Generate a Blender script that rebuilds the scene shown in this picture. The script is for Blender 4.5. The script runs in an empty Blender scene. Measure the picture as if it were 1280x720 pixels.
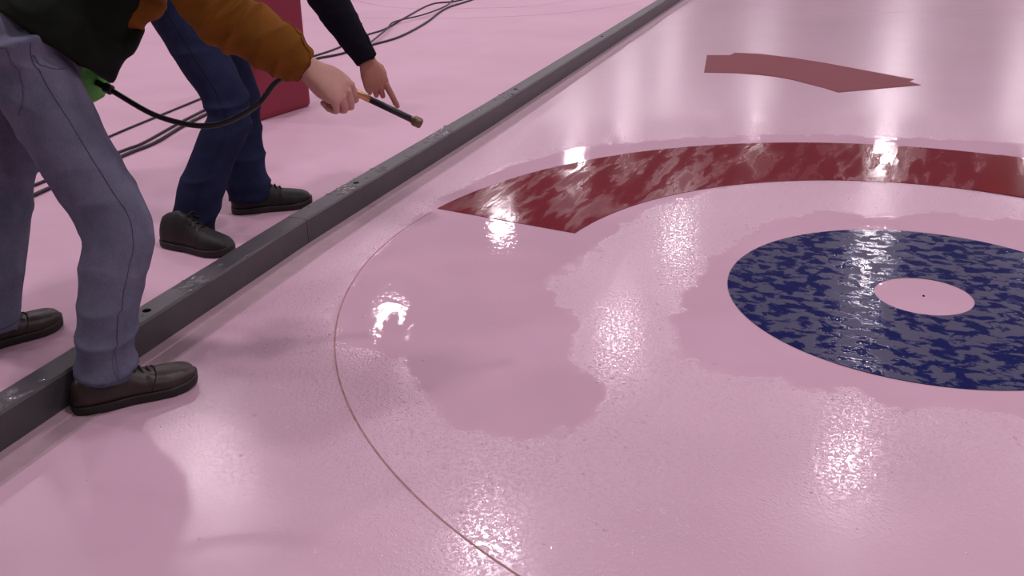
import bpy, bmesh, math, random
import numpy as np
from mathutils import Vector as V, Matrix, noise
from mathutils.bvhtree import BVHTree
random.seed(7)
C = bpy.context.scene.collection
SC = bpy.context.scene

# joints of the two people and the camera, in metres (house centre = origin, ice = z 0)
CAM = {'loc': (0.0, -3.11933, 1.27681), 'r': (0.912134, 0.409717, -0.011954), 'u': (-0.152954, 0.367284, 0.917446), 'fw': (-0.380284, 0.835006, -0.39768), 'f': 1238.05}
J = {
    'a_r_ankle': (-1.881, -1.510, 0.092),
    'a_r_knee': (-1.924, -1.349, 0.420),
    'a_r_hip': (-2.153, -1.331, 0.803),
    'a_l_ankle': (-2.435, -1.385, 0.081),
    'a_l_knee': (-2.443, -1.246, 0.455),
    'a_l_hip': (-2.374, -1.172, 0.796),
    'a_neck': (-1.913, -0.920, 1.236),
    'a_r_shoulder': (-1.846, -1.142, 1.160),
    'a_r_elbow': (-1.714, -1.094, 0.931),
    'a_r_wrist': (-1.533, -0.997, 0.787),
    'a_l_shoulder': (-2.084, -0.814, 1.120),
    'a_l_elbow': (-1.971, -1.109, 0.946),
    'a_l_wrist': (-2.283, -1.008, 0.903),
    'a_tip': (-1.323, -0.822, 0.627),
    'a_grip': (-1.448, -0.910, 0.712),
    'a_tank': (-2.233, -1.106, 0.800),
    'a_hose1': (-2.112, -1.116, 0.714),
    'b_r_ankle': (-2.486, -0.488, 0.077),
    'b_r_knee': (-2.404, -0.297, 0.450),
    'b_r_hip': (-2.676, -0.215, 0.831),
    'b_l_ankle': (-2.499, -0.133, 0.079),
    'b_l_knee': (-2.567, -0.045, 0.431),
    'b_l_hip': (-2.775, 0.062, 0.804),
    'b_neck': (-2.393, 0.189, 1.158),
    'b_r_shoulder': (-2.323, -0.017, 1.085),
    'b_r_elbow': (-2.157, 0.002, 0.840),
    'b_r_wrist': (-2.019, 0.043, 0.594),
    'b_fingertip': (-1.932, 0.050, 0.426),
    'b_l_shoulder': (-2.472, 0.318, 1.051),
    'b_l_elbow': (-2.650, 0.327, 0.988),
    'b_l_wrist': (-2.616, -0.005, 0.888),
    'a_hose2': (-1.959, -1.102, 0.647),
    'a_hose3': (-1.813, -1.068, 0.629),
    'a_hose4': (-1.717, -1.003, 0.673),
    'a_hose5': (-1.687, -0.939, 0.729),
    'a_hose6': (-1.633, -0.900, 0.758),
    'a_hose7': (-1.562, -0.917, 0.755),
    'a_hem_low': (-2.204, -1.209, 0.857),
    'a_hem_high': (-2.158, -1.144, 0.950),
    'a_hem_mid': (-2.144, -1.176, 0.869),
    'a_hem_front': (-2.059, -1.132, 0.830),
    'a_hem_tip': (-2.025, -1.081, 0.878),
}

J = {k: V(v) for k, v in J.items()}
CR, CU, CF = V(CAM['r']), V(CAM['u']), V(CAM['fw'])

# ------------------------------------------------------------------ helpers
def link(o, parent=None):
    C.objects.link(o)
    if parent is not None:
        o.parent = parent
        o.matrix_parent_inverse = parent.matrix_world.inverted()
    return o

def tag(o, label=None, cat=None, group=None, kind=None):
    if label: o['label'] = label
    if cat: o['category'] = cat
    if group: o['group'] = group
    if kind: o['kind'] = kind
    return o

def empty(name, loc):
    o = bpy.data.objects.new(name, None)
    o.empty_display_size = .1
    C.objects.link(o)
    o.location = loc
    bpy.context.view_layer.update()
    return o

def obj(name, bm, mat, parent=None, smooth=True):
    me = bpy.data.meshes.new(name)
    bmesh.ops.recalc_face_normals(bm, faces=bm.faces)
    bm.to_mesh(me); bm.free()
    if smooth:
        for p in me.polygons: p.use_smooth = True
    me.materials.append(mat)
    return link(bpy.data.objects.new(name, me), parent)

def catmull(P, sub):
    P = [np.array(p, float) for p in P]
    Q = [2*P[0]-P[1]] + P + [2*P[-1]-P[-2]]
    out = []
    for i in range(1, len(Q)-2):
        for s in range(sub):
            t = s/sub
            a, b, c, d = Q[i-1:i+3]
            out.append(.5*(2*b+(c-a)*t+(2*a-5*b+4*c-d)*t*t+(3*b-a-3*c+d)*t**3))
    out.append(P[-1])
    return out

def loft(bm, pts, rad, ref=(0, 0, 1), sub=5, seg=22, power=2.0, round_ends=False):
    """closed tube; rad = list of r or (side, front); 'front' radius lies along ref"""
    rad = [(r, r) if not isinstance(r, (tuple, list)) else r for r in rad]
    pts = [tuple(p) for p in pts]
    data = catmull([tuple(p)+tuple(r) for p, r in zip(pts, rad)], sub) if len(pts) > 1 else []
    data = [np.array(d) for d in data]
    if round_ends:
        def capd(d0, d1):
            t = d0[:3]-d1[:3]; n = np.linalg.norm(t); t = t/n
            r = min(d0[3], d0[4]); res = []
            for a in (75, 55, 30):
                a = math.radians(a)
                q = d0.copy(); q[:3] = d0[:3]+t*r*math.sin(a); q[3:] = d0[3:]*math.cos(a); res.append(q)
            return res
        data = capd(data[0], data[1]) + data + capd(data[-1], data[-2])[::-1]
    n = len(data); ref = V(ref).normalized()
    rings = []
    for i, d in enumerate(data):
        t = V(data[min(i+1, n-1)][:3]-data[max(i-1, 0)][:3]).normalized()
        side = t.cross(ref)
        if side.length < .05: side = t.orthogonal()
        side.normalize(); fr = side.cross(t).normalized()
        c = V(d[:3]); ring = []
        for k in range(seg):
            a = 2*math.pi*k/seg
            ca, sa = math.cos(a), math.sin(a)
            if power != 2.0:
                ca = math.copysign(abs(ca)**(2/power), ca); sa = math.copysign(abs(sa)**(2/power), sa)
            ring.append(bm.verts.new(c+side*ca*max(d[3], 1e-4)+fr*sa*max(d[4], 1e-4)))
        rings.append(ring)
    for a, b in zip(rings, rings[1:]):
        for k in range(seg):
            bm.faces.new((a[k], a[(k+1) % seg], b[(k+1) % seg], b[k]))
    bm.faces.new(rings[0][::-1]); bm.faces.new(rings[-1])
    return bm

def ellipsoid(bm, c, r, rot=None, u=20, v=14):
    m = Matrix.Translation(V(c)) @ ((rot.to_4x4() if rot else Matrix.Identity(4)) @ Matrix.Diagonal((*r, 1)))
    bmesh.ops.create_uvsphere(bm, u_segments=u, v_segments=v, radius=1, matrix=m)

def tube_bm(pts, r, sub=6, seg=10, bm=None):
    bm = bm or bmesh.new()
    return loft(bm, pts, [r]*len(pts), ref=(.13, .21, .97), sub=sub, seg=seg)

def union_mesh(bm, voxel, smooth=4):
    """fuse overlapping closed shapes into one continuous skin"""
    bmesh.ops.recalc_face_normals(bm, faces=bm.faces)
    me = bpy.data.meshes.new('tmp'); bm.to_mesh(me); bm.free()
    o = bpy.data.objects.new('tmp', me); C.objects.link(o)
    m = o.modifiers.new('r', 'REMESH'); m.mode = 'VOXEL'; m.voxel_size = voxel; m.use_smooth_shade = True
    s = o.modifiers.new('s', 'SMOOTH'); s.factor = .5; s.iterations = smooth
    dg = bpy.context.evaluated_depsgraph_get()
    res = bpy.data.meshes.new_from_object(o.evaluated_get(dg))
    bpy.data.objects.remove(o); bpy.data.meshes.remove(me)
    return res

def from_mesh(name, me, mat, parent):
    me.name = name
    me.materials.clear(); me.materials.append(mat)
    for p in me.polygons: p.use_smooth = True
    return link(bpy.data.objects.new(name, me), parent)

def displace(me, fn):
    nn = np.empty(len(me.vertices)*3, np.float32); me.vertices.foreach_get('normal', nn)
    nn = nn.reshape(-1, 3)
    for v, n in zip(me.vertices, nn):
        d = fn(v.co)
        if d: v.co = v.co + V(n)*d

def ridge(p):  # soft cloth fold, 0..1
    return (1-abs(noise.noise(p)))**3

# ------------------------------------------------------------------ materials
class NT:
    def __init__(s, name):
        s.m = bpy.data.materials.new(name); s.m.use_nodes = True
        s.t = s.m.node_tree; s.n = s.t.nodes; s.b = s.n['Principled BSDF']
    def node(s, typ, **k):
        nd = s.n.new(typ)
        for a, b in k.items():
            if a in nd.inputs.keys(): nd.inputs[a].default_value = b
            else: setattr(nd, a, b)
        return nd
    def l(s, a, b): s.t.links.new(a, b)
    def coords(s, scale=(1, 1, 1), rot=(0, 0, 0)):
        g = s.node('ShaderNodeNewGeometry'); mp = s.node('ShaderNodeMapping')
        mp.inputs['Scale'].default_value = scale; mp.inputs['Rotation'].default_value = rot
        s.l(g.outputs['Position'], mp.inputs['Vector']); return mp.outputs['Vector']
    def noise(s, vec, scale, detail=3, rough=.5, dist=0):
        nd = s.node('ShaderNodeTexNoise'); nd.inputs['Scale'].default_value = scale
        nd.inputs['Detail'].default_value = detail; nd.inputs['Roughness'].default_value = rough
        nd.inputs['Distortion'].default_value = dist
        s.l(vec, nd.inputs['Vector']); return nd.outputs['Fac']
    def ramp(s, fac, a, b, ca=(0, 0, 0, 1), cb=(1, 1, 1, 1)):
        nd = s.node('ShaderNodeValToRGB'); e = nd.color_ramp.elements
        e[0].position = a; e[1].position = b; e[0].color = ca; e[1].color = cb
        s.l(fac, nd.inputs['Fac']); return nd.outputs['Color']
    def math(s, op, a, b=None, c=None, clamp=False):
        nd = s.node('ShaderNodeMath'); nd.operation = op; nd.use_clamp = clamp
        for i, x in enumerate((a, b, c)):
            if x is None: continue
            if isinstance(x, (int, float)): nd.inputs[i].default_value = x
            else: s.l(x, nd.inputs[i])
        return nd.outputs[0]
    def mix(s, fac, a, b):
        nd = s.node('ShaderNodeMix'); nd.data_type = 'RGBA'
        for sock, x in ((nd.inputs['Factor'], fac), (nd.inputs[6], a), (nd.inputs[7], b)):
            if isinstance(x, (int, float, tuple)): sock.default_value = x
            else: s.l(x, sock)
        return nd.outputs[2]
    def maprange(s, x, a, b, c, d):
        nd = s.node('ShaderNodeMapRange'); nd.interpolation_type = 'SMOOTHSTEP'
        s.l(x, nd.inputs[0])
        for i, q in enumerate((a, b, c, d)):
            if isinstance(q, (int, float)): nd.inputs[i+1].default_value = q
            else: s.l(q, nd.inputs[i+1])
        return nd.outputs[0]
    def bump(s, h, strength, dist):
        nd = s.node('ShaderNodeBump'); nd.inputs['Distance'].default_value = dist
        if isinstance(strength, (int, float)): nd.inputs['Strength'].default_value = strength
        else: s.l(strength, nd.inputs['Strength'])
        s.l(h, nd.inputs['Height']); return nd
    def set(s, **k):
        for a, x in k.items():
            i = s.b.inputs[a.replace('_', ' ')]
            if isinstance(x, (int, float, tuple)): i.default_value = x
            else: s.l(x, i)

def rgb(r, g, b):
    f = lambda c: (c/255/12.92 if c/255 <= .04045 else ((c/255+.055)/1.055)**2.4)
    return (f(r), f(g), f(b), 1)

def plain(name, col, rough=.5, var=.12, scale=30, bump=0., bscale=200, metal=0., spec=.5, stretch=(1, 1, 1)):
    n = NT(name); v = n.coords(stretch)
    f = n.noise(v, scale, 4)
    a = tuple(c*(1-var) for c in col[:3])+(1,); b = tuple(min(1, c*(1+var)) for c in col[:3])+(1,)
    n.set(Base_Color=n.ramp(f, .3, .7, a, b), Roughness=rough, Metallic=metal, Specular_IOR_Level=spec)
    if bump:
        bp = n.bump(n.noise(v, bscale, 3), bump, .002); n.l(bp.outputs[0], n.b.inputs['Normal'])
    return n.m

def denim(name, dark, light, wear):
    n = NT(name); v = n.coords()
    big = n.noise(v, 7, 4, .6); fine = n.noise(n.coords((420, 420, 90)), 1, 2)
    f = n.math('ADD', n.math('MULTIPLY', big, wear), n.math('MULTIPLY', fine, .35))
    n.set(Base_Color=n.ramp(f, .25, .95, dark, light), Roughness=.95, Specular_IOR_Level=.12)
    bp = n.bump(fine, .25, .001); n.l(bp.outputs[0], n.b.inputs['Normal'])
    return n.m

ICE_A, ICE_B = rgb(206, 168, 187), rgb(214, 176, 195)
def ice_material():
    n = NT('wet_ice'); v = n.coords()
    at = n.node('ShaderNodeAttribute'); at.attribute_name = 'wet'
    edge = n.math('ADD', n.math('MULTIPLY', n.math('SUBTRACT', n.noise(v, 9, 6, .65), .5), .22), at.outputs['Fac'])
    wet = n.maprange(edge, -.012, .02, 0., 1.)
    # spray droplets thin out with the distance from the pool edge
    near = n.maprange(at.outputs['Fac'], -.75, .02, 0., 1.)
    frost = n.noise(v, 160, 2, .5); grain = n.noise(v, 110, 3, .6)
    fl = n.node('ShaderNodeAttribute'); fl.attribute_name = 'flooded'
    drops = n.node('ShaderNodeTexVoronoi'); drops.inputs['Scale'].default_value = 105; drops.inputs['Randomness'].default_value = 1
    n.l(v, drops.inputs['Vector'])
    dots = n.maprange(drops.outputs['Distance'], .0, .45, 1., 0.)
    sel = n.maprange(n.noise(v, 23, 4, .7), .38, .52, 0., 1.)
    dry = n.math('SUBTRACT', 1., wet)
    dotk = n.math('MULTIPLY', n.math('MULTIPLY', dots, sel), n.math('MULTIPLY', near, dry))
    k = n.math('ADD', n.math('MULTIPLY', n.math('MULTIPLY', near, n.maprange(n.noise(v, 85, 3, .6), .5, .6, 0., 1.)), .3), n.math('ADD', n.math('MULTIPLY', near, .04), .04))
    h = n.math('ADD', n.math('MULTIPLY', n.math('ADD', n.math('MULTIPLY', frost, .7), grain), k), n.math('MULTIPLY', dotk, .35))
    h = n.math('ADD', h, n.math('MULTIPLY', n.noise(v, 9, 2), .25))
    soft = n.math('ADD', n.math('MULTIPLY', n.noise(v, 14, 2, .5), .17), n.math('MULTIPLY', n.noise(v, 40, 3, .6), .1))
    h2 = n.mix(wet, h, soft)
    bp = n.bump(h2, 1., .003); n.l(bp.outputs[0], n.b.inputs['Normal']); n.l(bp.outputs[0], n.b.inputs['Coat Normal'])
    streak = n.noise(n.coords((1.2, .25, 1)), 3, 4)
    rough = n.maprange(wet, 0., 1., n.math('ADD', n.math('ADD', n.math('MULTIPLY', streak, .15), n.math('MULTIPLY', fl.outputs['Fac'], -.25)), .5), .035)
    base = n.ramp(n.noise(v, 1.3, 5, .6), .35, .65, ICE_A, ICE_B)
    base = n.mix(n.math('MULTIPLY', n.math('MULTIPLY', dry, fl.outputs['Fac']), n.math('ADD', n.math('MULTIPLY', near, .5), .3)), base, rgb(220, 182, 201))
    n.set(Base_Color=base, Roughness=rough, IOR=1.33, Specular_IOR_Level=.5,
          Coat_Weight=n.math('MULTIPLY', dry, n.math('MULTIPLY', fl.outputs['Fac'], .85)), Coat_Roughness=n.math('ADD', n.math('MULTIPLY', streak, .06), n.maprange(near, 0., .6, .19, .07)), Coat_IOR=1.42)
    return n.m

def wet_cloth(name, col, film, rough0, dark=None, scale=34, stretch=(1, 1, 1), rot=0, amount=(.45, .56), lift=.3, spec=.5, rough1=.05):
    """thin printed sheet: soaked parts lie dark and glassy, lifted parts stay pale and matt"""
    n = NT(name); v = n.coords(stretch, (0, 0, rot))
    blot = n.noise(v, scale, 4, .6, .4)
    m = n.maprange(blot, amount[0], amount[1], 0., 1.)
    n.set(Base_Color=n.mix(m, dark or col, film), Roughness=n.maprange(m, 0., 1., rough1, rough0), IOR=1.36, Specular_IOR_Level=n.maprange(m, 0., 1., .5, spec))
    h = n.math('ADD', n.math('MULTIPLY', blot, 1.), n.math('MULTIPLY', n.noise(v, scale*5, 3), .35))
    bp = n.bump(h, lift, .004); n.l(bp.outputs[0], n.b.inputs['Normal'])
    return n.m

M = {}
M['ice'] = ice_material()
M['red'] = wet_cloth('soaked_red_sheet', rgb(118, 16, 34), rgb(112, 15, 33), .3, scale=5, stretch=(3, .6, 1), rot=.55, amount=(.4, .66), lift=.14, spec=.14, rough1=.08)
M['red_dark'] = plain('saturated_red_sheet', rgb(120, 4, 20), .07, .06, 12)
M['red_dry'] = plain('dry_red_sheet', rgb(118, 30, 48), .62, .06, 5, stretch=(1, 3, 1))
M['blue'] = wet_cloth('soaked_blue_sheet', rgb(13, 22, 84), rgb(64, 63, 92), .4, spec=.2, scale=16, stretch=(1, 1.5, 1), rot=.5)
M['bar'] = plain('grey_rubber_coated_timber', rgb(68, 65, 69), .4, .12, 14, bump=.12, bscale=90)
M['hole'] = plain('bolt_hole_dark', rgb(8, 7, 8), .95, spec=.05)
M['strip'] = plain('pinkish_grey_strip', rgb(178, 150, 160), .5, .05, 20)
M['line'] = plain('scribed_groove', rgb(165, 122, 122), .6, .2, 40)
M['faint'] = plain('faint_groove', rgb(190, 150, 172), .5, .06, 40)
M['water'] = plain('water_bead', rgb(110, 105, 110), .03, .02, 20)
M['droplet'] = plain('clear_droplet_on_ice', ICE_B, .02, .02, 20)
M['denim_light'] = denim('faded_grey_blue_denim', rgb(70, 72, 92), rgb(130, 131, 152), .8)
M['denim_dark'] = denim('dark_blue_denim', rgb(17, 20, 42), rgb(50, 56, 88), .75)
M['stitch'] = plain('denim_stitching', rgb(74, 76, 98), .9, .1, 90)
M['stitch_dark'] = plain('dark_denim_stitching', rgb(20, 22, 44), .9, .1, 90)
M['vest'] = plain('dark_green_cloth', rgb(18, 25, 17), .9, .25, 18, bump=.3, bscale=260, spec=.2)
M['yellow'] = plain('golden_brown_cloth', rgb(118, 74, 24), .92, .14, 10, bump=.3, bscale=260, spec=.15)
M['navy'] = plain('black_navy_cloth', rgb(14, 14, 26), .9, .25, 18, bump=.3, bscale=260, spec=.2)
M['skin'] = plain('skin', rgb(196, 148, 136), .5, .1, 26, bump=.12, bscale=240, spec=.35)
M['skin_b'] = plain('skin_shaded', rgb(172, 118, 100), .5, .1, 26, bump=.12, bscale=240, spec=.35)  # shade on the pointing person's hand is put into this darker skin colour
M['hair'] = plain('short_brown_hair', rgb(56, 42, 34), .6, .3, 60, bump=.6, bscale=300, stretch=(1, 1, .2))
M['eye'] = plain('eye', rgb(60, 48, 42), .1, .05, 20)
M['leather'] = plain('dark_brown_leather', rgb(52, 38, 34), .42, .25, 30, bump=.25, bscale=150)
M['blackshoe'] = plain('black_shoe_leather', rgb(18, 13, 13), .6, .2, 30, bump=.2, bscale=150)
M['sole'] = plain('dark_rubber_sole', rgb(34, 28, 26), .65, .15, 40)
M['sock'] = plain('dark_sock', rgb(26, 24, 28), .95, .15, 120)
M['lace'] = plain('shoe_lace', rgb(40, 32, 30), .8, .15, 90)
M['green'] = plain('green_plastic', rgb(70, 168, 48), .4, .05, 10)
M['rubber'] = plain('black_rubber', rgb(26, 22, 26), .4, .1, 30)
M['brass'] = plain('worn_brass', rgb(196, 150, 104), .3, .12, 60, metal=.85)
M['nozzle'] = plain('dull_brass_nozzle', rgb(120, 98, 84), .4, .15, 60, metal=.7)
M['cable'] = plain('black_cable_sheath', rgb(40, 30, 40), .5, .1, 40)
M['redplastic'] = plain('red_plastic', rgb(134, 34, 58), .5, .05, 6)

# ------------------------------------------------------------------ the ice
BAR = [(-1.836, -2.8), (-2.060, -.365), (-2.171, 1.45), (-2.75, 9.0)]   # front foot line of the divider
wetA = [(-1.87,.271),(-1.846,-.081),(-1.778,-.445),(-1.68,-.812),(-1.53,-1.0),(-1.33,-1.02),(-1.173,-1.13),(-1.095,-1.193),(-1.004,-1.281),(-.884,-1.282),(-.747,-1.211),(-.69,-1.086),(-.714,-.942),(-.825,-.868),(-.897,-.74),(-.939,-.583),(-1.031,-.495),(-1.126,-.327),(-1.103,-.165),(-1.078,.096),(-1.065,.337),(-.965,.661),(-.793,.916),(-.562,1.12),(-.376,1.22),(.31,1.269),(1.4,.7),(1.9,1.1),(.9,2.0),(.329,2.1),(-.206,1.991),(-.684,1.868),(-1.183,1.604),(-1.547,1.331),(-1.71,1.112),(-1.834,.75),(-1.851,.393)]
wetB = [(-.694,-.419),(-.681,-.506),(-.6,-.669),(-.473,-.729),(-.342,-.737),(-.236,-.753),(-.142,-.713),(-.021,-.746),(.091,-.733),(.271,-.685),(.62,-.5),(.8,0),(.68,.6),(.303,.9),(-.034,.849),(-.226,.71),(-.379,.749),(-.586,.533),(-.651,.272),(-.707,-.079)]
def sdist(X, Y, poly):
    P = np.array(poly); Q = np.roll(P, -1, 0)
    d = np.full(X.shape, 9.); inside = np.zeros(X.shape, bool)
    for (ax, ay), (bx, by) in zip(P, Q):
        ex, ey = bx-ax, by-ay
        t = np.clip(((X-ax)*ex+(Y-ay)*ey)/(ex*ex+ey*ey), 0, 1)
        d = np.minimum(d, np.hypot(X-ax-t*ex, Y-ay-t*ey))
        cond = ((ay > Y) != (by > Y)) & (X < (bx-ax)*(Y-ay)/(by-ay+1e-12)+ax)
        inside ^= cond
    return np.where(inside, d, -d)
def axis(lo, a, b, hi, step):
    out = list(np.arange(a, b, step)); s = step; x = a
    left = []
    while x > lo: s *= 1.35; x -= s; left.append(max(x, lo))
    s = step; x = out[-1]; right = []
    while x < hi: s *= 1.35; x += s; right.append(min(x, hi))
    return np.array(left[::-1]+out+right)
gx = axis(-24, -2.1, 1.7, 18, .02); gy = axis(-16, -2.3, 2.5, 46, .02)
XX, YY = np.meshgrid(gx, gy); nx, ny = len(gx), len(gy)
wet = np.maximum(sdist(XX, YY, wetA), sdist(XX, YY, wetB))
wet = np.clip(wet, -.9, .4)
me = bpy.data.meshes.new('floor')
verts = np.stack([XX.ravel(), YY.ravel(), np.zeros(nx*ny)], 1)
idx = np.arange(nx*ny).reshape(ny, nx)
faces = np.stack([idx[:-1, :-1], idx[:-1, 1:], idx[1:, 1:], idx[1:, :-1]], -1).reshape(-1, 4)
me.from_pydata(verts.tolist(), [], faces.tolist())
a = me.attributes.new('wet', 'FLOAT', 'POINT'); a.data.foreach_set('value', wet.ravel().astype(np.float32))
# the sheet beyond the divider is scraped and dull, ours has been flooded
ours = np.clip((XX-np.interp(YY, [q[1] for q in BAR], [q[0] for q in BAR])+.06)/.05, 0, 1)
a = me.attributes.new('flooded', 'FLOAT', 'POINT'); a.data.foreach_set('value', ours.ravel().astype(np.float32))
me.materials.append(M['ice'])
floor = link(bpy.data.objects.new('floor', me)); tag(floor, kind='structure', label='pale pink ice sheet, glossy where water has pooled', cat='ice')

# ------------------------------------------------------------------ house rings and markings
def slab(name, outer, mat, z0=.0004, z1=.0022, inner=None):
    """thin flat sheet from outline(s); inner given -> strip between two matching outlines"""
    bm = bmesh.new()
    if inner is None:
        top = [bm.verts.new((x, y, z1)) for x, y in outer]; bot = [bm.verts.new((x, y, z0)) for x, y in outer]
        bm.faces.new(top); bm.faces.new(bot[::-1])
        for i in range(len(top)):
            j = (i+1) % len(top); bm.faces.new((top[i], bot[i], bot[j], top[j]))
        bmesh.ops.triangulate(bm, faces=[f for f in bm.faces if len(f.verts) > 4])
    else:
        closed = outer[0] == outer[-1]
        R = [[bm.verts.new((x, y, z)) for x, y in o] for o, z in ((outer, z1), (inner, z1), (inner, z0), (outer, z0))]
        for k in range(4):
            A, B = R[k], R[(k+1) % 4]
            for i in range(len(A)-1): bm.faces.new((A[i], A[i+1], B[i+1], B[i]))
        if not closed:
            bm.faces.new([r[0] for r in R]); bm.faces.new([r[-1] for r in R][::-1])
        else: bmesh.ops.remove_doubles(bm, verts=bm.verts, dist=1e-6)
    return obj(name, bm, mat, smooth=False)

def arc(r, a0, a1, n):
    pts = [(r*math.cos(math.radians(a0+(a1-a0)*i/n)), r*math.sin(math.radians(a0+(a1-a0)*i/n))) for i in range(n+1)]
    if abs(a1-a0) >= 360: pts[-1] = pts[0]
    return pts
RO, RI = 1.829, 1.219
o = slab('red_ring_segment', arc(RO, 174.6, 83.0, 90), M['red'], inner=arc(RI, 174.6, 84.5, 90))
tag(o, 'long wet red ring band with a straight cut end, curving around the blue ring', 'curling ring sheet')
o = slab('red_ring_segment', arc(RO, 83.2, -5, 90), M['red_dark'], z0=.0024, z1=.004, inner=arc(RI, 84.7, -5, 90))
tag(o, 'deep red ring band overlapping the long one at the right edge of the picture', 'curling ring sheet')
far = [(-1.508,3.215),(-1.637,3.813),(-1.488,3.868),(-1.477,3.972),(-1.305,3.992),(-1.07,3.92),(-.834,3.806),(-.258,3.454),(-.282,3.381),(-.209,3.298),(-.638,2.914),(-.73,3.01),(-.837,3.094),(-.94,3.178),(-1.047,3.235),(-1.17,3.262),(-1.303,3.268)]
o = slab('red_ring_segment', far, M['red_dry'])
tag(o, 'short loose red arc piece lying dry on the ice behind the ring', 'curling ring sheet')
o = slab('blue_ring', arc(.6035, 0, 360, 160), M['blue'], inner=arc(.1475, 0, 360, 160))
tag(o, 'soaked blue ring sheet with a round white centre hole', 'curling ring sheet')
bm = bmesh.new()
bmesh.ops.create_cone(bm, cap_ends=True, segments=16, radius1=.004, radius2=.003, depth=.003, matrix=Matrix.Translation((0, 0, .0017)))
tag(obj('centre_pin', bm, M['hole']), 'tiny dark pin mark at the centre of the blue ring', 'mark')
o = slab('scribed_circle', arc(RO+.001, 176, 330, 140), M['line'], z0=.0002, z1=.0009, inner=arc(RO-.0035, 176, 330, 140))
o.parent = floor; tag(o, 'thin brown scribed circle line')
def ribbon(name, pts, w, mat, label):
    P = [np.array(q) for q in catmull([np.array(p) for p in pts], 8)]
    L, R = [], []
    for i in range(len(P)):
        t = P[min(i+1, len(P)-1)]-P[max(i-1, 0)]; t /= np.linalg.norm(t); nrm = np.array([-t[1], t[0]])*w/2
        L.append(tuple(P[i]+nrm)); R.append(tuple(P[i]-nrm))
    o = slab(name, L, mat, z0=.0002, z1=.0008, inner=R); o.parent = floor; return o
ribbon('groove', [(-5.66,5.55),(-5.11,5.25),(-4.67,5.23),(-4.19,5.45),(-3.81,5.7),(-3.55,6.27)], .016, M['faint'], 'upper faint curved groove in the ice beyond the black cables')
ribbon('groove', [(-5.0,4.52),(-4.44,4.67),(-3.93,4.9),(-3.47,5.26),(-3.17,5.69),(-2.92,6.36)], .016, M['faint'], 'lower faint curved groove in the ice beyond the black cables')
ribbon('groove', [(-2.45,6.64),(-2.1,6.5),(-1.72,6.42),(-1.3,6.2),(-.96,6.05),(-.7,6.35),(-.3,6.7),(.42,7.05)], .03, M['faint'], 'faint wavy groove in the ice at the far end, right of the grey divider')

# beads of sprayed water that have not run together yet
rng = np.random.default_rng(5)
N = 60000
px, py = rng.uniform(-1.95, 1.0, N), rng.uniform(-2.2, 1.3, N)
dw = np.maximum(sdist(px, py, wetA), sdist(px, py, wetB)); rr = np.hypot(px, py)
prob = np.where(dw < 0, .22*np.exp(dw/.07)+.045*np.exp(dw/.35), .05*np.exp(-dw/.05)+.004)
clump = np.array([noise.noise(V((x*4, y*4, 3.1))) for x, y in zip(px, py)])
prob *= np.clip(.5+2.2*clump, .05, 2)
ang = np.degrees(np.arctan2(py, px)) % 360
ok = (rng.uniform(0, 1, N) < prob) & (rr > .62) & ~((rr > RI-.01) & (rr < RO+.01) & (ang < 175)) & (px > np.interp(py, [q[1] for q in BAR], [q[0] for q in BAR])+.12)
vs, fs = [], []
for x, y in zip(px[ok], py[ok]):
    r = .0018+.0045*rng.uniform(0, 1)**2; h = r*rng.uniform(.1, .45); sx, a0 = rng.uniform(.8, 1.4), rng.uniform(0, 3.14); i0 = len(vs)
    for q, z in ((1, 0), (.8, .38), (.45, .8)):
        for k in range(8):
            t = k*math.pi/4; u_, w_ = q*r*sx*math.cos(t), q*r*math.sin(t)
            vs.append((x+u_*math.cos(a0)-w_*math.sin(a0), y+u_*math.sin(a0)+w_*math.cos(a0), .0001+z*h))
    vs.append((x, y, .0001+h))
    for ring in (0, 8):
        for k in range(8): fs.append((i0+ring+k, i0+ring+(k+1) % 8, i0+ring+8+(k+1) % 8, i0+ring+8+k))
    for k in range(8): fs.append((i0+16+k, i0+16+(k+1) % 8, i0+24))
me = bpy.data.meshes.new('water_droplets'); me.from_pydata(vs, [], fs); me.materials.append(M['droplet'])
for q in me.polygons: q.use_smooth = True
tag(link(bpy.data.objects.new('water_droplets', me)), 'scattered tiny water droplets on the ice around the pooled water', 'water droplets', kind='stuff')
print('droplets', len(vs)//25)

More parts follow.
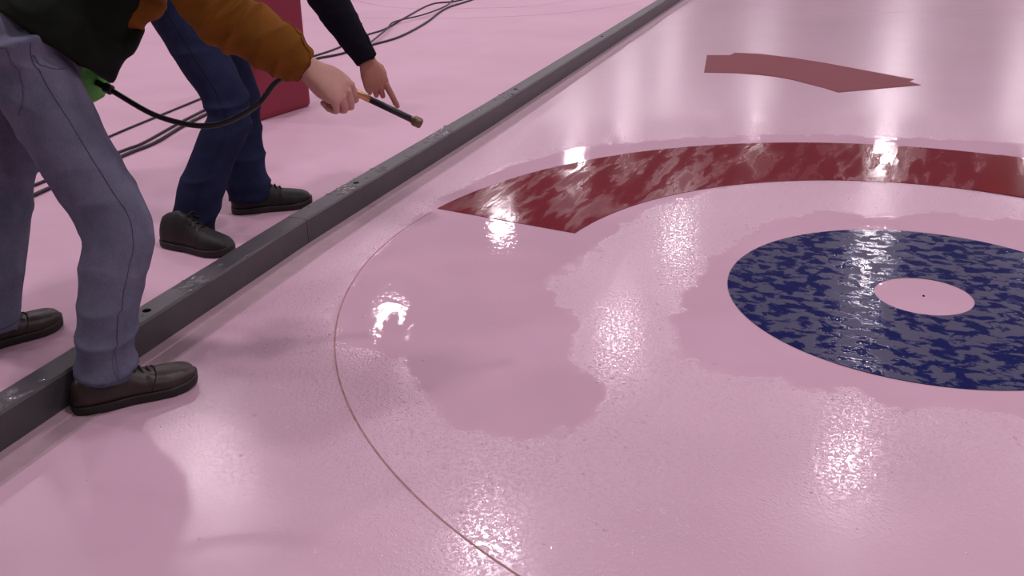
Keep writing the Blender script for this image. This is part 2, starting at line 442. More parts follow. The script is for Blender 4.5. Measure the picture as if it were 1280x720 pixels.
# ------------------------------------------------------------------ divider bars
BW, BH = .084, .1
def bar(i, label, holes, beads):
    (x0, y0), (x1, y1) = BAR[i], BAR[i+1]
    d = V((x1-x0, y1-y0, 0)).normalized(); nL = V((-d.y, d.x, 0))
    L = math.hypot(x1-x0, y1-y0)-.003
    root = empty('divider_bar', (x0, y0, 0)); tag(root, label, 'divider', 'grey divider bars between the ice sheets')
    prof = [(0, 0), (0, BH-.006), (.006, BH), (BW-.006, BH), (BW, BH-.006), (BW, 0)]
    bm = bmesh.new(); n = max(2, int(L/.1)); rings = []
    for k in range(n+1):
        c = V((x0, y0, 0))+d*(L*k/n)
        rings.append([bm.verts.new(c+nL*a+V((0, 0, b+.0005))) for a, b in prof])
    for A, B in zip(rings, rings[1:]):
        for k in range(6): bm.faces.new((A[k], A[(k+1) % 6], B[(k+1) % 6], B[k]))
    bm.faces.new(rings[0]); bm.faces.new(rings[-1][::-1])
    obj('board', bm, M['bar'], root, smooth=False)
    for s in holes:
        bm = bmesh.new(); c = V((x0, y0, BH+.0008))+d*s+nL*(BW*.5)
        bmesh.ops.create_cone(bm, cap_ends=True, segments=20, radius1=.013, radius2=.012, depth=.0015, matrix=Matrix.Translation(c))
        tag(obj('bolt_hole', bm, M['hole'], root), 'round dark bolt hole')
    if beads:
        bm = bmesh.new()
        for s, spread, cnt in beads:
            for _ in range(cnt):
                t = s+random.gauss(0, spread); w = random.uniform(.006, BW-.006)
                r = random.uniform(.003, .011)
                if .01 < t < L-.01:
                    ellipsoid(bm, V((x0, y0, BH+.0005))+d*t+nL*w, (r*1.2, r*1.7, .0012), u=8, v=6)
        tag(obj('water_beads', bm, M['water'], root), 'water beads lying on top of the bar', kind='stuff')
    return root
bar(0, 'nearest grey divider bar, behind the brown front shoe', [1.61], [(1.07, .05, 14), (1.83, .03, 16), (1.5, .5, 14)])
bar(1, 'middle grey divider bar, beneath the spray wand tip', [.44], [(.35, .05, 26), (.62, .03, 10), (1.265, .05, 30), (.9, .4, 20)])
bar(2, 'far grey divider bar running up to the top of the picture', [.45, 2.3], [(.3, .05, 10)])
# low stepped pinkish grey strip along the foot of the bars
bm = bmesh.new(); rows = []
W1 = [(.034, .098), (.032, .088), (.03, .068), (.03, .06)]
for (x, y), (w1, w2) in zip(BAR, W1):
    rows.append([bm.verts.new((x+a, y+.08*a, z)) for a, z in ((-.004, .0006), (-.004, .009), (w1, .006), (w1+.002, .0026), (w2, .002), (w2+.002, .0006))])
for A, B in zip(rows, rows[1:]):
    for k in range(5): bm.faces.new((A[k], A[k+1], B[k+1], B[k]))
tag(obj('trim_1', bm, M['strip'], smooth=False), 'pinkish grey low strip along the foot of the divider bars', 'trim', kind='structure')

# ------------------------------------------------------------------ cables on the far ice
def cable(pts, r, label, lie=0):
    P = [(x, y, r+.0005+(lie if i else 0)) for i, (x, y) in enumerate(pts)]
    tag(obj('cable', tube_bm(P, r, 8, 8), M['cable']), label, 'cable', 'black cables on the ice')
cable([(-3.40,-.75),(-3.462,-.342),(-3.479,-.243),(-3.561,.283),(-3.587,.52),(-3.69,.842),(-3.80,1.3),(-3.9,1.7),(-4.09,2.45),(-4.133,2.695),(-4.077,2.913),(-4.062,3.322),(-4.055,3.728),(-4.203,4.412),(-4.45,5.247),(-4.50,5.897),(-4.6,7.2)], .0085, 'thickest black cable, right-hand one of the bundle on the ice')
cable([(-3.54,-.7),(-3.58,-.224),(-3.585,-.176),(-3.631,.346),(-3.643,.498),(-3.76,.896),(-3.86,1.3),(-3.96,1.75),(-4.2,2.6),(-4.213,2.763),(-4.232,3.096),(-4.345,3.663),(-4.369,4.035),(-4.554,4.729),(-4.729,5.497),(-4.6,5.85),(-4.68,7.0)], .007, 'thin black cable on the ice, left-hand one of the bundle where it rises')
cable([(-3.7,-.3),(-3.78,.1),(-3.904,.561),(-4.047,1.387),(-4.2,2.2),(-4.28,2.75)], .006, 'thin black cable lying apart, farthest behind the green tank')
cable([(-4.02,3.12),(-4.09,3.371),(-4.29,3.927),(-4.43,4.288),(-4.40,4.738),(-4.474,5.302),(-4.66,5.905),(-4.75,6.9)], .007, 'thin black cable that leaves the thick one and weaves across the others', lie=.018)

# ------------------------------------------------------------------ red bin
root = empty('plastic_bin', (-3.55, 1.27, 0)); tag(root, 'dark red plastic bin standing on the ice beyond the two people', 'bin')
bx = V((.045, .435, 0)).normalized(); by = V((-bx.y, bx.x, 0)); p0 = V((-3.384, 1.07, 0)); bl, bd, bh = .437, .27, .74
def rrect(c, hx, hy, r, z, n=6):
    out = []
    for qx, qy, a0 in ((1, 1, 0), (-1, 1, 90), (-1, -1, 180), (1, -1, 270)):
        for k in range(n+1):
            a = math.radians(a0+90*k/n)
            out.append(c+bx*(qx*(hx-r)+r*math.cos(a))+by*(qy*(hy-r)+r*math.sin(a))+V((0, 0, z)))
    return out
cc = p0+bx*bl/2+by*bd/2
def ringmesh(rings, caps=True):
    bm = bmesh.new(); R = [[bm.verts.new(v) for v in r] for r in rings]
    for A, B in zip(R, R[1:]):
        for k in range(len(A)): bm.faces.new((A[k], A[(k+1) % len(A)], B[(k+1) % len(A)], B[k]))
    if caps: bm.faces.new(R[0][::-1]); bm.faces.new(R[-1])
    return bm
h1, h2 = bl/2, bd/2
bm = ringmesh([rrect(cc, h1-.012, h2-.012, .02, .001), rrect(cc, h1-.003, h2-.003, .025, .012), rrect(cc, h1, h2, .028, .03), rrect(cc, h1, h2, .03, bh), rrect(cc, h1-.01, h2-.01, .03, bh), rrect(cc, h1-.01, h2-.01, .03, .06)])
obj('tub', bm, M['redplastic'], root, smooth=False)
bm = ringmesh([rrect(cc, h1+.001, h2+.001, .03, bh-.05), rrect(cc, h1+.02, h2+.02, .04, bh-.045), rrect(cc, h1+.02, h2+.02, .04, bh+.005), rrect(cc, h1-.006, h2-.006, .03, bh+.005), rrect(cc, h1-.006, h2-.006, .03, bh-.05)], caps=False)
obj('rim', bm, M['redplastic'], root, smooth=False)

# ------------------------------------------------------------------ shoes
def shoe(parent, heel, direction, length, mat, laces=True, lift=0.0, width=.052, tall=1.0):
    d = V(direction); d.z = 0; d.normalize(); s = V((d.y, -d.x, 0)); base = V(heel); base.z = lift
    def wid(t):   # half width along the sole
        k = np.interp(t, [0, .03, .1, .25, .45, .62, .75, .88, .95, .985, 1], [.2, .55, .72, .78, .74, .9, 1.0, .88, .66, .42, .12])
        return width*k
    def top(t):
        return np.interp(t, [0, .02, .06, .14, .3, .42, .52, .65, .8, .9, .96, .99, 1], [.045, .068, .088, .1, .112, .1, .085, .068, .064, .06, .052, .042, .03])*(tall if t < .6 else 1+(tall-1)*max(0, (1-t)/.4))
    def spine(t): return .006*math.sin(t*3.1)
    def toe(t): return .012*max(0, (t-.78)/.22)**2
    bm = bmesh.new(); rings = []; N = 46
    for i in range(N+1):
        t = i/N; w = wid(t)*.96; h = top(t); z0 = .022+toe(t)
        ring = []
        for k in range(25):
            a = math.pi*k/24
            x = math.cos(a); y = math.sin(a)
            px = math.copysign(abs(x)**.8, x)*w*(1-.28*(y**2)*(t < .6)); pz = z0+(h-z0)*(y**.75)
            ring.append(bm.verts.new(base+d*(t*length)+s*(px+spine(t))+V((0, 0, pz))))
        rings.append(ring)
    for A, B in zip(rings, rings[1:]):
        for k in range(24): bm.faces.new((A[k], A[k+1], B[k+1], B[k]))
    for A, B in zip(rings, rings[1:]): bm.faces.new((A[0], B[0], B[-1], A[-1]))
    bm.faces.new(rings[0]); bm.faces.new(rings[-1][::-1])
    sh = obj('shoe', bm, mat, parent)
    # sole
    outl = [(t, 1) for t in np.linspace(0, 1, 40)]+[(t, -1) for t in np.linspace(1, 0, 40)]
    bm = bmesh.new(); lay = []
    for zz, gr in ((.0008, .985), (.004, 1.03), (.02, 1.05), (.025, 1.03)):
        lay.append([bm.verts.new(base+d*(t*length*1.012-.002)+s*(sg*wid(t)*gr+spine(t))+V((0, 0, zz+toe(t)))) for t, sg in outl])
    for A, B in zip(lay, lay[1:]):
        for k in range(len(A)): bm.faces.new((A[k], A[(k+1) % len(A)], B[(k+1) % len(A)], B[k]))
    bm.faces.new(lay[0][::-1]); bm.faces.new(lay[-1])
    obj('sole', bm, M['sole'], sh)
    if laces:
        bm = bmesh.new()
        for t in (.43, .49, .55, .61):
            w = wid(t)*.42; h = top(t)
            pts = [base+d*((t+.02*abs(q))*length)+s*(q*w+spine(t))+V((0, 0, h+.004-.014*q*q)) for q in (-1, -.5, 0, .5, 1)]
            tube_bm(pts, .0026, 3, 6, bm)
        for q in (-1, 1):
            pts = [base+d*(.44*length)+s*spine(.44)+V((0, 0, top(.44)+.006)), base+d*(.45*length)+s*(q*.02)+V((0, 0, top(.44)+.014)), base+d*(.48*length)+s*(q*.036)+V((0, 0, top(.47)-.004)), base+d*(.46*length)+s*(q*.016)+V((0, 0, top(.45)+.003))]
            tube_bm(pts, .0022, 5, 6, bm)
        obj('laces', bm, M['lace'], sh)
        bm = bmesh.new()
        pts = [base+d*(t*length)+s*(q*wid(t)*.97+spine(t))+V((0, 0, z)) for t, q, z in ((.60, -.99, .03), (.63, -.9, .05), (.66, -.6, .064), (.67, 0, .070), (.66, .6, .064), (.63, .9, .05), (.60, .99, .03))]
        obj('toe_cap_seam', tube_bm(pts, .0016, 5, 6, bm), M['lace'], sh)
    return sh

# ------------------------------------------------------------------ hands
def hand(bm, wrist, X, Z, fingers, thumb, scale=1.0, side=1, fore=None):
    X = V(X).normalized(); Z = V(Z); Z = (Z-X*Z.dot(X)).normalized(); Y = Z.cross(X)*side
    w = V(wrist)
    def P(p): return w+(X*p[0]+Y*p[1]+Z*p[2])*scale
    if fore is not None:
        f = V(fore); loft(bm, [f, f.lerp(w, .6), w, P((.02, 0, 0))], [(.037, .034), (.031, .026), (.029, .021), (.03, .02)], ref=Z)
    loft(bm, [P((-.01, 0, 0)), P((.02, 0, .001)), P((.05, .002, .003)), P((.08, .0, .002)), P((.096, 0, -.004))],
         [(.027*scale, .019*scale), (.033*scale, .018*scale), (.041*scale, .017*scale), (.043*scale, .0145*scale), (.04*scale, .011*scale)], ref=Z, power=2.4)
    loft(bm, [P((.008, .014, -.008)), P((.03, .026, -.012)), P((.052, .036, -.013))], [.013*scale, .0155*scale, .012*scale], ref=Z, round_ends=True)   # thumb base
    loft(bm, [P((.01, -.018, -.008)), P((.045, -.026, -.01)), P((.075, -.028, -.008))], [.012*scale, .013*scale, .011*scale], ref=Z, round_ends=True)  # heel of the hand
    for chain, r in fingers:
        n = len(chain); rr = [r*scale*(1.08-.3*i/(n-1)) for i in range(n)]
        loft(bm, [P(c) for c in chain], rr, ref=Z, sub=5, seg=14, round_ends=True)
        ellipsoid(bm, P((chain[0][0], chain[0][1], chain[0][2]+.001)), (r*1.15*scale,)*3, u=12, v=8)   # knuckle
        for c in chain[1:-1]: ellipsoid(bm, P(c), (r*1.04*scale,)*3, u=12, v=8)
    n = len(thumb)
    loft(bm, [P(c) for c in thumb], [scale*x for x in (.0125, .0115, .0105, .0085)][:n], ref=Z, sub=5, seg=14, round_ends=True)
    return P

def curl(kx, ky, kz, segs, ang):
    out = [(kx, ky, kz)]; a = 0; x, z = kx, kz
    for L, da in zip(segs, ang):
        a += math.radians(da); x += L*math.cos(a); z -= L*math.sin(a); out.append((x, ky*(1-.04*len(out)), z))
    return out
RELAX = [(curl(.094, .03, 0, (.04, .024, .02), (25, 30, 20)), .0088), (curl(.097, .0095, 0, (.044, .028, .021), (28, 34, 22)), .009), (curl(.093, -.0105, 0, (.041, .026, .02), (32, 36, 22)), .0085), (curl(.084, -.029, -.002, (.032, .02, .018), (34, 38, 22)), .0075)]
FIST = [(curl(.094, .03, 0, (.042, .026, .02), (62, 85, 45)), .009), (curl(.097, .0095, 0, (.045, .028, .021), (66, 88, 45)), .0092), (curl(.093, -.0105, 0, (.042, .026, .02), (66, 88, 45)), .0087), (curl(.084, -.029, -.002, (.034, .021, .018), (66, 85, 45)), .0078)]
TH_GRIP = [(.034, .034, -.012), (.062, .046, -.026), (.09, .046, -.036), (.108, .036, -.04)]

# ------------------------------------------------------------------ a person
def head(bm, neck, fwd, up):
    fwd = V(fwd).normalized(); up = V(up); up = (up-fwd*up.dot(fwd)).normalized(); sd = fwd.cross(up)
    R = Matrix((sd, fwd, up)).transposed(); c = V(neck)+up*.16+fwd*.035
    def P(x, y, z): return c+sd*x+fwd*y+up*z
    ellipsoid(bm, P(0, -.012, .03), (.074, .094, .088), R)
    loft(bm, [P(0, .0, .05), P(0, .022, 0), P(0, .038, -.05), P(0, .05, -.092)], [(.07, .075), (.066, .066), (.052, .05), (.028, .026)], ref=fwd)
    loft(bm, [P(0, .083, .022), P(0, .098, -.006), P(0, .112, -.03), P(0, .094, -.038)], [(.008, .008), (.01, .012), (.016, .012), (.012, .008)], ref=fwd, seg=12)
    loft(bm, [P(-.05, .068, .036), P(0, .084, .036), P(.05, .068, .036)], [.011]*3, ref=up, seg=10)
    loft(bm, [P(-.024, .078, -.062), P(0, .09, -.06), P(.024, .078, -.062)], [.007, .009, .007], ref=up, seg=10, round_ends=True)
    loft(bm, [P(-.02, .078, -.073), P(0, .088, -.074), P(.02, .078, -.073)], [.007, .009, .007], ref=up, seg=10, round_ends=True)
    for s in (-1, 1): ellipsoid(bm, P(.078*s, -.005, .0), (.009, .02, .033), R, 12, 10)
    return P, R

def person(prefix, label, fwd, matskin, build):
    g = lambda k: J[prefix+k]
    F = V(fwd).normalized(); Rt = V((F.y, -F.x, 0))
    pel = (g('r_hip')+g('l_hip'))/2
    root = empty('person', (pel.x, pel.y, 0)); tag(root, label, 'person')
    neck = g('neck'); tdir = (neck-pel).normalized()
    tfr = (F-tdir*F.dot(tdir)); tfr = (-V((0, 0, 1))*.7+F*.7); tfr = (tfr-tdir*tfr.dot(tdir)).normalized()
    bm = bmesh.new()
    pts = [pel-tdir*.05, pel+tdir*.08, pel.lerp(neck, .45), pel.lerp(neck, .78), neck-tdir*.02]
    loft(bm, pts, [(.12, .08), (.13, .085), (.135, .1), (.165, .11), (.08, .07)], ref=tfr, power=2.3)
    hd = (F*.75-V((0, 0, 1))*.62).normalized(); hup = (tdir*.6+V((0, 0, 1))*.7).normalized()
    loft(bm, [neck-tdir*.06, neck+tdir*.04, neck+hup*.1+hd*.02], [(.07, .065), (.056, .056), (.052, .055)], ref=tfr)
    HP, HR = head(bm, neck+tdir*.02, hd, hup)
    for s in ('r', 'l'):
        sh, el, wr = g(s+'_shoulder'), g(s+'_elbow'), g(s+'_wrist')
        loft(bm, [pel.lerp(neck, .85), sh, sh.lerp(el, .5), el, el.lerp(wr, .35), wr], [.07, .062, .05, .043, .044, .029], ref=tfr)
        hp, kn, an = g(s+'_hip'), g(s+'_knee'), g(s+'_ankle')
        loft(bm, [hp+V((0, 0, .0)), hp.lerp(kn, .35), kn, kn.lerp(an, .3), an, an-V((0, 0, .04))], [.07, .072, .054, .054, .032, .026], ref=F)
        fd = build['feet'][s][1]; fd = V(fd).normalized()
        b0 = V((an.x, an.y, .045))
        loft(bm, [an+V((0, 0, .02)), b0, b0+fd*.07-V((0, 0, .012)), b0+fd*.12-V((0, 0, .018))], [(.026, .024), (.026, .02), (.026, .012), (.022, .008)], ref=(0, 0, 1))
    me = union_mesh(bm, .008, 3)
    # hands are grown at a finer grain, then belong to the same body mesh
    hb = bmesh.new(); hinfo = build['hands'](hb, g, F)
    hm = union_mesh(hb, .0021, 3)
    bb = bmesh.new(); bb.from_mesh(me); bb.from_mesh(hm)
    bb.to_mesh(me); bb.free()
    from_mesh('body', me, matskin, root)
    for s in (-1, 1):
        bm = bmesh.new(); ellipsoid(bm, HP(.031*s, .078, .014), (.012, .01, .009)); obj('eye', bm, M['eye'], root)
    bm = bmesh.new()
    ellipsoid(bm, HP(0, -.022, .05), (.082, .1, .083), HR); loft(bm, [HP(0, -.06, .04), HP(0, -.085, -.03), HP(0, -.06, -.07)], [(.075, .04), (.068, .03), (.05, .02)], ref=hd)
    hm2 = union_mesh(bm, .006, 3); displace(hm2, lambda p: .006*noise.noise(p*70)); from_mesh('hair', hm2, M['hair'], root)
    return root, pel, tdir, tfr, F, Rt

def seam_on(target, pts, r, mat, parent, name='seam', lift=.0006, sub=10):
    me = target.data
    bvh = BVHTree.FromPolygons([v.co.copy() for v in me.vertices], [tuple(p.vertices) for p in me.polygons])
    out = []
    for q in catmull([tuple(p) for p in pts], sub):
        co, no, i, dd = bvh.find_nearest(V(q)); out.append(co+no*lift)
    return obj(name, tube_bm(out, r, 1, 6), mat, target)

# ---- person A: straddles the divider bar, stretches the spray wand out
fA = (.46, .89, 0)
def handsA(bm, g, F):
    X = CR*.80-CU*.56+CF*.22; Z = -CF*.8+CU*.52
    wr = g('r_wrist')
    fg = [(curl(.094, .03, 0, (.042, .026, .02), (52, 78, 45)), .0092), (curl(.097, .0095, 0, (.045, .028, .021), (58, 84, 45)), .0094), (curl(.093, -.0105, 0, (.042, .026, .02), (60, 86, 45)), .0089), (curl(.084, -.029, -.002, (.034, .021, .018), (60, 82, 45)), .008)]
    hand(bm, wr, X, Z, fg, TH_GRIP, 1.15, 1, g('r_elbow').lerp(wr, .45))
    # left hand hangs by the tank's carrying handle
    wl = g('l_wrist'); hand(bm, wl, V((0, 0, -1))-V(fA)*.1, V((-.89, .46, 0)), FIST, TH_GRIP, 1.0, -1, g('l_elbow').lerp(wl, .45))
heelA, dirA = (-1.925, -1.592, 0), (.175, .255, 0)
heelAL, dirAL = (-2.475, -1.49, 0), (.10, .26, 0)
rA, pelA, tdA, tfA, FA, RtA = person('a_', 'person in faded jeans and dark vest with golden sleeves, holding out a spray wand', fA, M['skin'],
    dict(feet={'r': (heelA, dirA), 'l': (heelAL, dirAL)}, hands=handsA))
a = lambda k: J['a_'+k]
# jeans
def legs(bm, pre, radii, F, hemdrop=.045):
    g = lambda k: J[pre+k]
    for s in ('r', 'l'):
        hp, kn, an = g(s+'_hip'), g(s+'_knee'), g(s+'_ankle')
        pts = [hp+V((0, 0, .1))-F*.02, hp, hp.lerp(kn, .5), kn, kn.lerp(an, .35), kn.lerp(an, .8), an-V((0, 0, hemdrop))]
        loft(bm, pts, radii, ref=F, seg=28)
def leg_folds(pre, amp):
    g = lambda k: J[pre+k]
    K = [(g(s+'_knee'), g(s+'_ankle'), g(s+'_hip')) for s in ('r', 'l')]
    def fn(p):
        d = 0
        for kn, an, hp in K:
            wk = math.exp(-((p-kn).length/.14)**2)*.8; wa = math.exp(-((p-an).length/.13)**2)*1.3; wh = math.exp(-((p-hp).length/.16)**2)*.7
            d += wk+wa+wh
        q = V((p.x*4+p.z*3, p.y*4-p.z*2, p.z*10))
        f = ridge(q)-.45
        return amp*min(1.3, d+.15)*f + .0016*noise.noise(p*14)
    return fn
bm = bmesh.new()
legs(bm, 'a_', [(.115, .115), (.11, .108), (.094, .096), (.083, .087), (.077, .08), (.07, .072), (.068, .071)], FA, .035)
loft(bm, [pelA-V((0, 0, .06)), pelA+tdA*.08, pelA+tdA*.16, pelA+tdA*.22], [(.18, .105), (.178, .105), (.168, .1), (.15, .09)], ref=tfA, power=2.3, seg=32)
ellipsoid(bm, pelA+V((0, 0, .07))-FA*.035, (.19, .14, .14), Matrix((RtA, FA, V((0, 0, 1)))).transposed(), 28, 18)
jm = union_mesh(bm, .007, 6); displace(jm, leg_folds('a_', .015))
jA = from_mesh('jeans', jm, M['denim_light'], rA)
hr, kr, ar = a('r_hip'), a('r_knee'), a('r_ankle')
side = RtA*.13
seam_on(jA, [hr+side+V((0, 0, .085)), hr+side+V((0, 0, .02)), hr.lerp(kr, .5)+side+FA*.02, kr+side+FA*.02, kr.lerp(ar, .5)+side, ar+side-V((0, 0, .02))], .0011, M['stitch'], rA)
B0 = hr+side*1.1-FA*.07+V((0, 0, .06))
seam_on(jA, [B0+V((0, 0, .015))-FA*.075, B0+V((0, 0, .015))-FA*.02, B0+V((0, 0, .012))], .0011, M['stitch'], rA, 'pocket')
seam_on(jA, [B0+V((0, 0, .012)), B0-V((0, 0, .06))+FA*.01, B0-V((0, 0, .125))-FA*.01, B0-V((0, 0, .15))-FA*.06], .0011, M['stitch'], rA, 'pocket')
seam_on(jA, [hr+side+V((0, 0, .045))+FA*.0, hr+side+V((0, 0, .03))+FA*.05, hr+side*.9+V((0, 0, .03))+FA*.09], .0012, M['stitch'], rA, 'pocket')
for s in ('r', 'l'):
    an = a(s+'_ankle'); c = an-V((0, 0, .018))
    pts = [c+(FA*math.cos(t)+RtA*math.sin(t))*.12 for t in np.linspace(0, 2*math.pi, 17)]
    seam_on(jA, pts, .0013, M['stitch'], rA, 'hem_seam')
def socks(root, pre):
    for s in ('r', 'l'):
        an = J[pre+s+'_ankle']; bm = bmesh.new()
        loft(bm, [an+V((0, 0, .05)), an, an-V((0, 0, .03)), an-V((0, 0, .05))], [.041, .041, .041, .03], ref=(.3, .9, 0), round_ends=False)
        obj('sock', bm, M['sock'], root)
socks(rA, 'a_')
# vest and sleeves
bm = bmesh.new()
nk = a('neck')
pts = [J['a_hem_low'], J['a_hem_low'].lerp(J['a_hem_high'], .45), J['a_hem_high'], pelA.lerp(nk, .55), pelA.lerp(nk, .8), nk]
loft(bm, pts, [(.215, .18), (.215, .172), (.205, .15), (.185, .118), (.2, .12), (.1, .09)], ref=tfA, power=2.4, seg=32)
# loose front hem hanging away from the belly
loft(bm, [J['a_hem_mid'], J['a_hem_front'], J['a_hem_tip']], [(.12, .06), (.09, .036), (.07, .022)], ref=(0, 0, 1), seg=24, round_ends=True)
for s in ('r', 'l'): loft(bm, [pelA.lerp(nk, .78), a(s+'_shoulder')], [.11, .09], ref=tfA, round_ends=True)
vm = union_mesh(bm, .008, 6)
displace(vm, lambda p: .012*(ridge(V((p.x*6, p.y*6, p.z*8)))-.45))
vA = from_mesh('vest', vm, M['vest'], rA)
def sleeve(root, name, pre, s, mat, rads, amp, cuffmat=None, cuff_over=.0):
    sh, el, wr = J[pre+s+'_shoulder'], J[pre+s+'_elbow'], J[pre+s+'_wrist']
    bm = bmesh.new(); e = wr+(wr-el).normalized()*cuff_over
    loft(bm, [sh, sh.lerp(el, .5), el, el.lerp(e, .4), el.lerp(e, .8), e], rads, ref=(0, 0, 1), seg=26, round_ends=False)
    m = union_mesh(bm, .006, 5)
    ax = (e-sh).normalized()
    def fn(p):
        wgt = .35+math.exp(-((p-el).length/.1)**2)+.6*math.exp(-((p-e).length/.07)**2)
        q = p*8+ax*(p.dot(ax)*14)
        return amp*min(1.2, wgt)*(ridge(q)-.42)
    displace(m, fn)
    o = from_mesh(name, m, mat, root)
    seam_on(o, [e-(e-el).normalized()*.03+q for q in [V((math.cos(t)*.1, 0, math.sin(t)*.1)) if True else None for t in np.linspace(0, 2*math.pi, 15)]], .0018, cuffmat or mat, root, 'cuff_seam')
    return o
tag(sleeve(rA, 'sleeve', 'a_', 'r', M['yellow'], [.085, .078, .075, .073, .064, .042], .019, cuff_over=-.012), 'golden brown stretched-out sleeve')
tag(sleeve(rA, 'sleeve', 'a_', 'l', M['yellow'], [.09, .07, .06, .056, .05, .044], .012), 'golden brown hanging sleeve')
shoe(rA, heelA, dirA, .315, M['leather'], width=.056)
shoe(rA, heelAL, dirAL, .3, M['leather'])

# ---- sprayer
tk = J['a_tank']
rs = empty('garden_sprayer', (tk.x, tk.y, tk.z-.13)); tag(rs, 'pump sprayer with green tank, black hose and brass wand, held by person in faded jeans', 'sprayer')
prof = [(0, -.135), (.04, -.133), (.062, -.122), (.078, -.098), (.087, -.065), (.09, -.052), (.087, -.04), (.09, -.03), (.09, .09), (.08, .125), (.05, .145), (.03, .15), (.03, .165), (0, .165)]
def lathe(prof, c, ax=V((0, 0, 1)), seg=32):
    bm = bmesh.new(); rot = V((0, 0, 1)).rotation_difference(ax).to_matrix(); rings = []
    for r, z in prof:
        rings.append([bm.verts.new(V(c)+rot @ V((max(r, 1e-4)*math.cos(2*math.pi*k/seg), max(r, 1e-4)*math.sin(2*math.pi*k/seg), z))) for k in range(seg)])
    for A, B in zip(rings, rings[1:]):
        for k in range(seg): bm.faces.new((A[k], A[(k+1) % seg], B[(k+1) % seg], B[k]))
    bm.faces.new(rings[0][::-1]); bm.faces.new(rings[-1]); return bm
obj('tank', lathe(prof, tk), M['green'], rs)
hnd = bmesh.new(); wl = J['a_l_wrist']+V((0, 0, -.085))
tube_bm([tk+V((0, -.0, .16)), tk+V((0, 0, .2)), V((tk.x, tk.y, tk.z+.21)), tk+V((.03, -.02, .2)), tk+V((.04, -.03, .15))], .012, 5, 10, hnd)
obj('carrying_handle', hnd, M['rubber'], rs)
h1 = J['a_hose1']; dd = (J['a_hose2']-h1).normalized()
obj('hose_fitting', lathe([(0, -.04), (.009, -.04), (.009, -.012), (.014, -.012), (.014, .008), (.0105, .012), (0, .014)], h1, dd, 18), M['rubber'], rs)
hose_pts = [h1, J['a_hose2'], J['a_hose3'], J['a_hose4'], J['a_hose5'], J['a_hose6'], J['a_hose7']]
wdir = (J['a_tip']-J['a_grip']).normalized(); back = J['a_grip']-wdir*.06
obj('hose', tube_bm(hose_pts+[back-wdir*.03, back], .0078, 10, 12), M['rubber'], rs)
WL = (J['a_tip']-J['a_grip']).length
wr = obj('wand', lathe([(0, -.065), (.011, -.065), (.011, .0), (.0095, .004), (.0095, .036), (0, .036)], J['a_grip'], wdir, 18), M['brass'], rs); tag(wr, 'brass wand grip')
obj('wand_sleeve', lathe([(0, .034), (.009, .034), (.0092, WL-.02), (.0075, WL-.018), (0, WL-.018)], J['a_grip'], wdir, 18), M['rubber'], wr)
obj('nozzle', lathe([(0, WL-.02), (.009, WL-.02), (.011, WL-.012), (.0145, WL-.008), (.0145, WL+.01), (.012, WL+.014), (.004, WL+.014), (.003, WL+.006), (0, WL+.006)], J['a_grip'], wdir, 18), M['nozzle'], wr)

# ---- person B: bends over beyond the bar and points down
fB = (.87, .5, 0)
def handsB(bm, g, F):
    w0, tip = g('r_wrist'), g('fingertip')
    X = (tip-w0).normalized(); Z = -CF*.95+CR*.15
    # pointing hand: index stretched, others folded in, thumb tucked
    Xh = (X-CR*.12).normalized()
    fg = [([(.094, .03, 0), (.136, .036, -.004), (.161, .039, -.008), (.172, .041, -.011)], .0105),
          (curl(.097, .0095, 0, (.04, .026, .02), (48, 80, 45)), .009), (curl(.093, -.0105, 0, (.038, .025, .02), (56, 84, 45)), .0086), (curl(.084, -.029, -.002, (.03, .02, .017), (60, 84, 45)), .0078)]
    th = [(.034, .034, -.014), (.058, .038, -.032), (.08, .028, -.044), (.095, .014, -.048)]
    hand(bm, w0, Xh, Z, fg, th, 1.12, 1, g('r_elbow').lerp(w0, .5))
    wl = g('l_wrist'); hand(bm, wl, (wl-g('l_elbow')), -V((.5, -.87, 0)), RELAX, [(.034, .034, -.012), (.06, .05, -.02), (.085, .056, -.028), (.1, .055, -.032)], 1.0, -1, g('l_elbow').lerp(wl, .45))
heelB, dirB = (-2.565, -.552, 0), (.25, .0, 0)
heelBL, dirBL = (-2.55, -.185, 0), (.235, .225, 0)
rB, pelB, tdB, tfB, FB, RtB = person('b_', 'person in dark blue jeans and black shoes bending over behind the divider, pointing down', fB, M['skin_b'],
    dict(feet={'r': (heelB, dirB), 'l': (heelBL, dirBL)}, hands=handsB))
b = lambda k: J['b_'+k]
bm = bmesh.new()
legs(bm, 'b_', [(.105, .11), (.104, .108), (.088, .092), (.074, .078), (.072, .076), (.077, .08), (.08, .086)], FB, .034)
loft(bm, [pelB-V((0, 0, .06)), pelB+tdB*.08, pelB+tdB*.22], [(.18, .135), (.175, .142), (.168, .135)], ref=tfB, power=2.3, seg=32)
ellipsoid(bm, pelB+V((0, 0, .02))-FB*.04, (.185, .15, .14), Matrix((RtB, FB, V((0, 0, 1)))).transposed(), 28, 18)
jm = union_mesh(bm, .007, 6); displace(jm, leg_folds('b_', .02))
jB = from_mesh('jeans', jm, M['denim_dark'], rB)
hr, kr, ar = b('r_hip'), b('r_knee'), b('r_ankle'); side = RtB*.12
seam_on(jB, [pelB+tdB*.15+RtB*.2, hr+side, hr.lerp(kr, .5)+side, kr+side, kr.lerp(ar, .5)+side, ar+side], .0016, M['stitch_dark'], rB)
bm = bmesh.new(); nk = b('neck')
loft(bm, [pelB+tdB*.1, pelB+tdB*.18, pelB.lerp(nk, .5), pelB.lerp(nk, .8), nk], [(.19, .145), (.19, .15), (.18, .14), (.195, .13), (.1, .09)], ref=tfB, power=2.4, seg=32)
for s in ('r', 'l'): loft(bm, [pelB.lerp(nk, .78), b(s+'_shoulder')], [.1, .085], ref=tfB, round_ends=True)
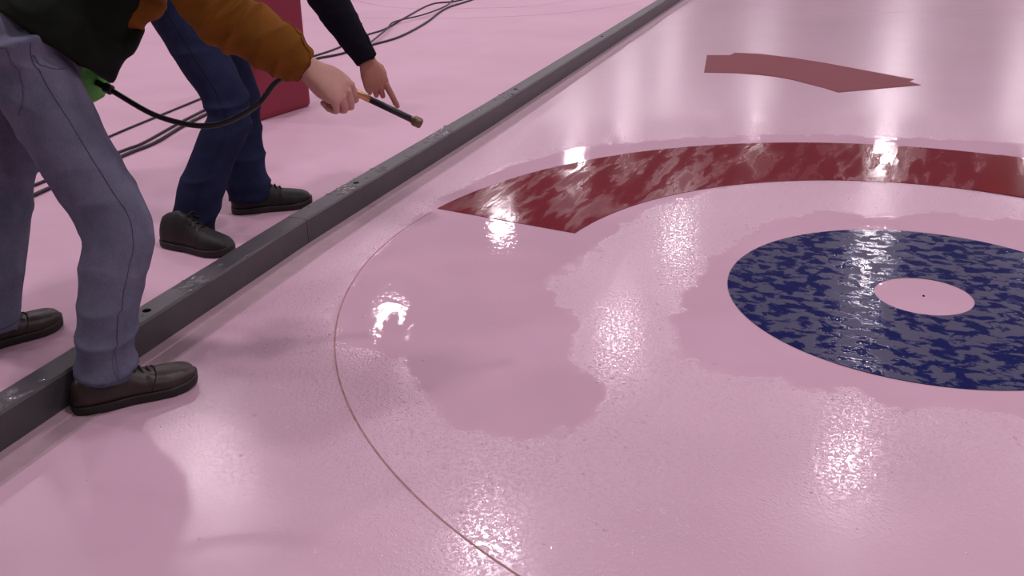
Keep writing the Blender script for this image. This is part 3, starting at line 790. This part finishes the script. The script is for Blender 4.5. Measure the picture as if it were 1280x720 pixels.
vm = union_mesh(bm, .009, 6); displace(vm, lambda p: .012*(ridge(V((p.x*6, p.y*6, p.z*8)))-.45))
from_mesh('jacket', vm, M['navy'], rB)
sleeve(rB, 'sleeve', 'b_', 'r', M['navy'], [.08, .074, .068, .062, .05, .044], .008)
sleeve(rB, 'sleeve', 'b_', 'l', M['navy'], [.088, .08, .076, .066, .054, .046], .009)
socks(rB, 'b_')
shoe(rB, heelB, dirB, .31, M['blackshoe'], width=.056, tall=1.25)
shoe(rB, heelBL, dirBL, .315, M['blackshoe'], width=.054, tall=1.2)


# ------------------------------------------------------------------ lamps of the hall, plus added fill lamps
LP = 75
def lamp(x, y, power, rad=.22, z=6.0, col=(1, .86, .93)):
    ld = bpy.data.lights.new('hall_or_fill_lamp', 'AREA'); ld.shape = 'DISK'; ld.size = rad*2; ld.energy = power; ld.color = col
    o = bpy.data.objects.new('hall_or_fill_lamp', ld); C.objects.link(o); o.location = (x, y, z)
# rows of lamps run along the sheets, like the divider bars
ROWS = {-12.36: (-5, 0, 5.2, 9.8, 15.9, 21, 26, 32), -8.3: (-5, 0, 5.1, 10.1, 15.3, 20.6, 26, 32), -4.45: (0, 5.2, 11.0, 15.7, 27),
        -.68: (0, 8.7, 16.2, 23.5, 31), 3.1: (-5, 0, 5.1, 10.2, 15.4, 20.8, 26, 32), 7.0: (-5, 0, 5.1, 10.2, 15.4, 20.8, 26, 32)}  # two right-hand rows and middle rows' nearest lamps: unseen, added as fill
for x0, ys in ROWS.items():
    for y in ys: lamp(x0-(.085 if x0 < -12 else .062)*(y-10), y, LP*(.65 if x0 < -12 else 1))
w = bpy.data.worlds.new('hall'); SC.world = w; w.use_nodes = True
bg = w.node_tree.nodes['Background']; bg.inputs[0].default_value = (1, .84, .91, 1); bg.inputs[1].default_value = .12

# ------------------------------------------------------------------ camera
cd = bpy.data.cameras.new('camera'); cam = bpy.data.objects.new('camera', cd); C.objects.link(cam)
cd.sensor_width = 36; cd.lens = CAM['f']/1280*36; cd.clip_start = .05; cd.clip_end = 200
m = Matrix((CR, CU, -CF)).transposed().to_4x4(); m.translation = V(CAM['loc']); cam.matrix_world = m
SC.camera = cam
vs = SC.view_settings; vs.view_transform = 'Standard'; vs.look = 'None'; vs.gamma = 1; vs.exposure = -.07
vs.use_curve_mapping = False
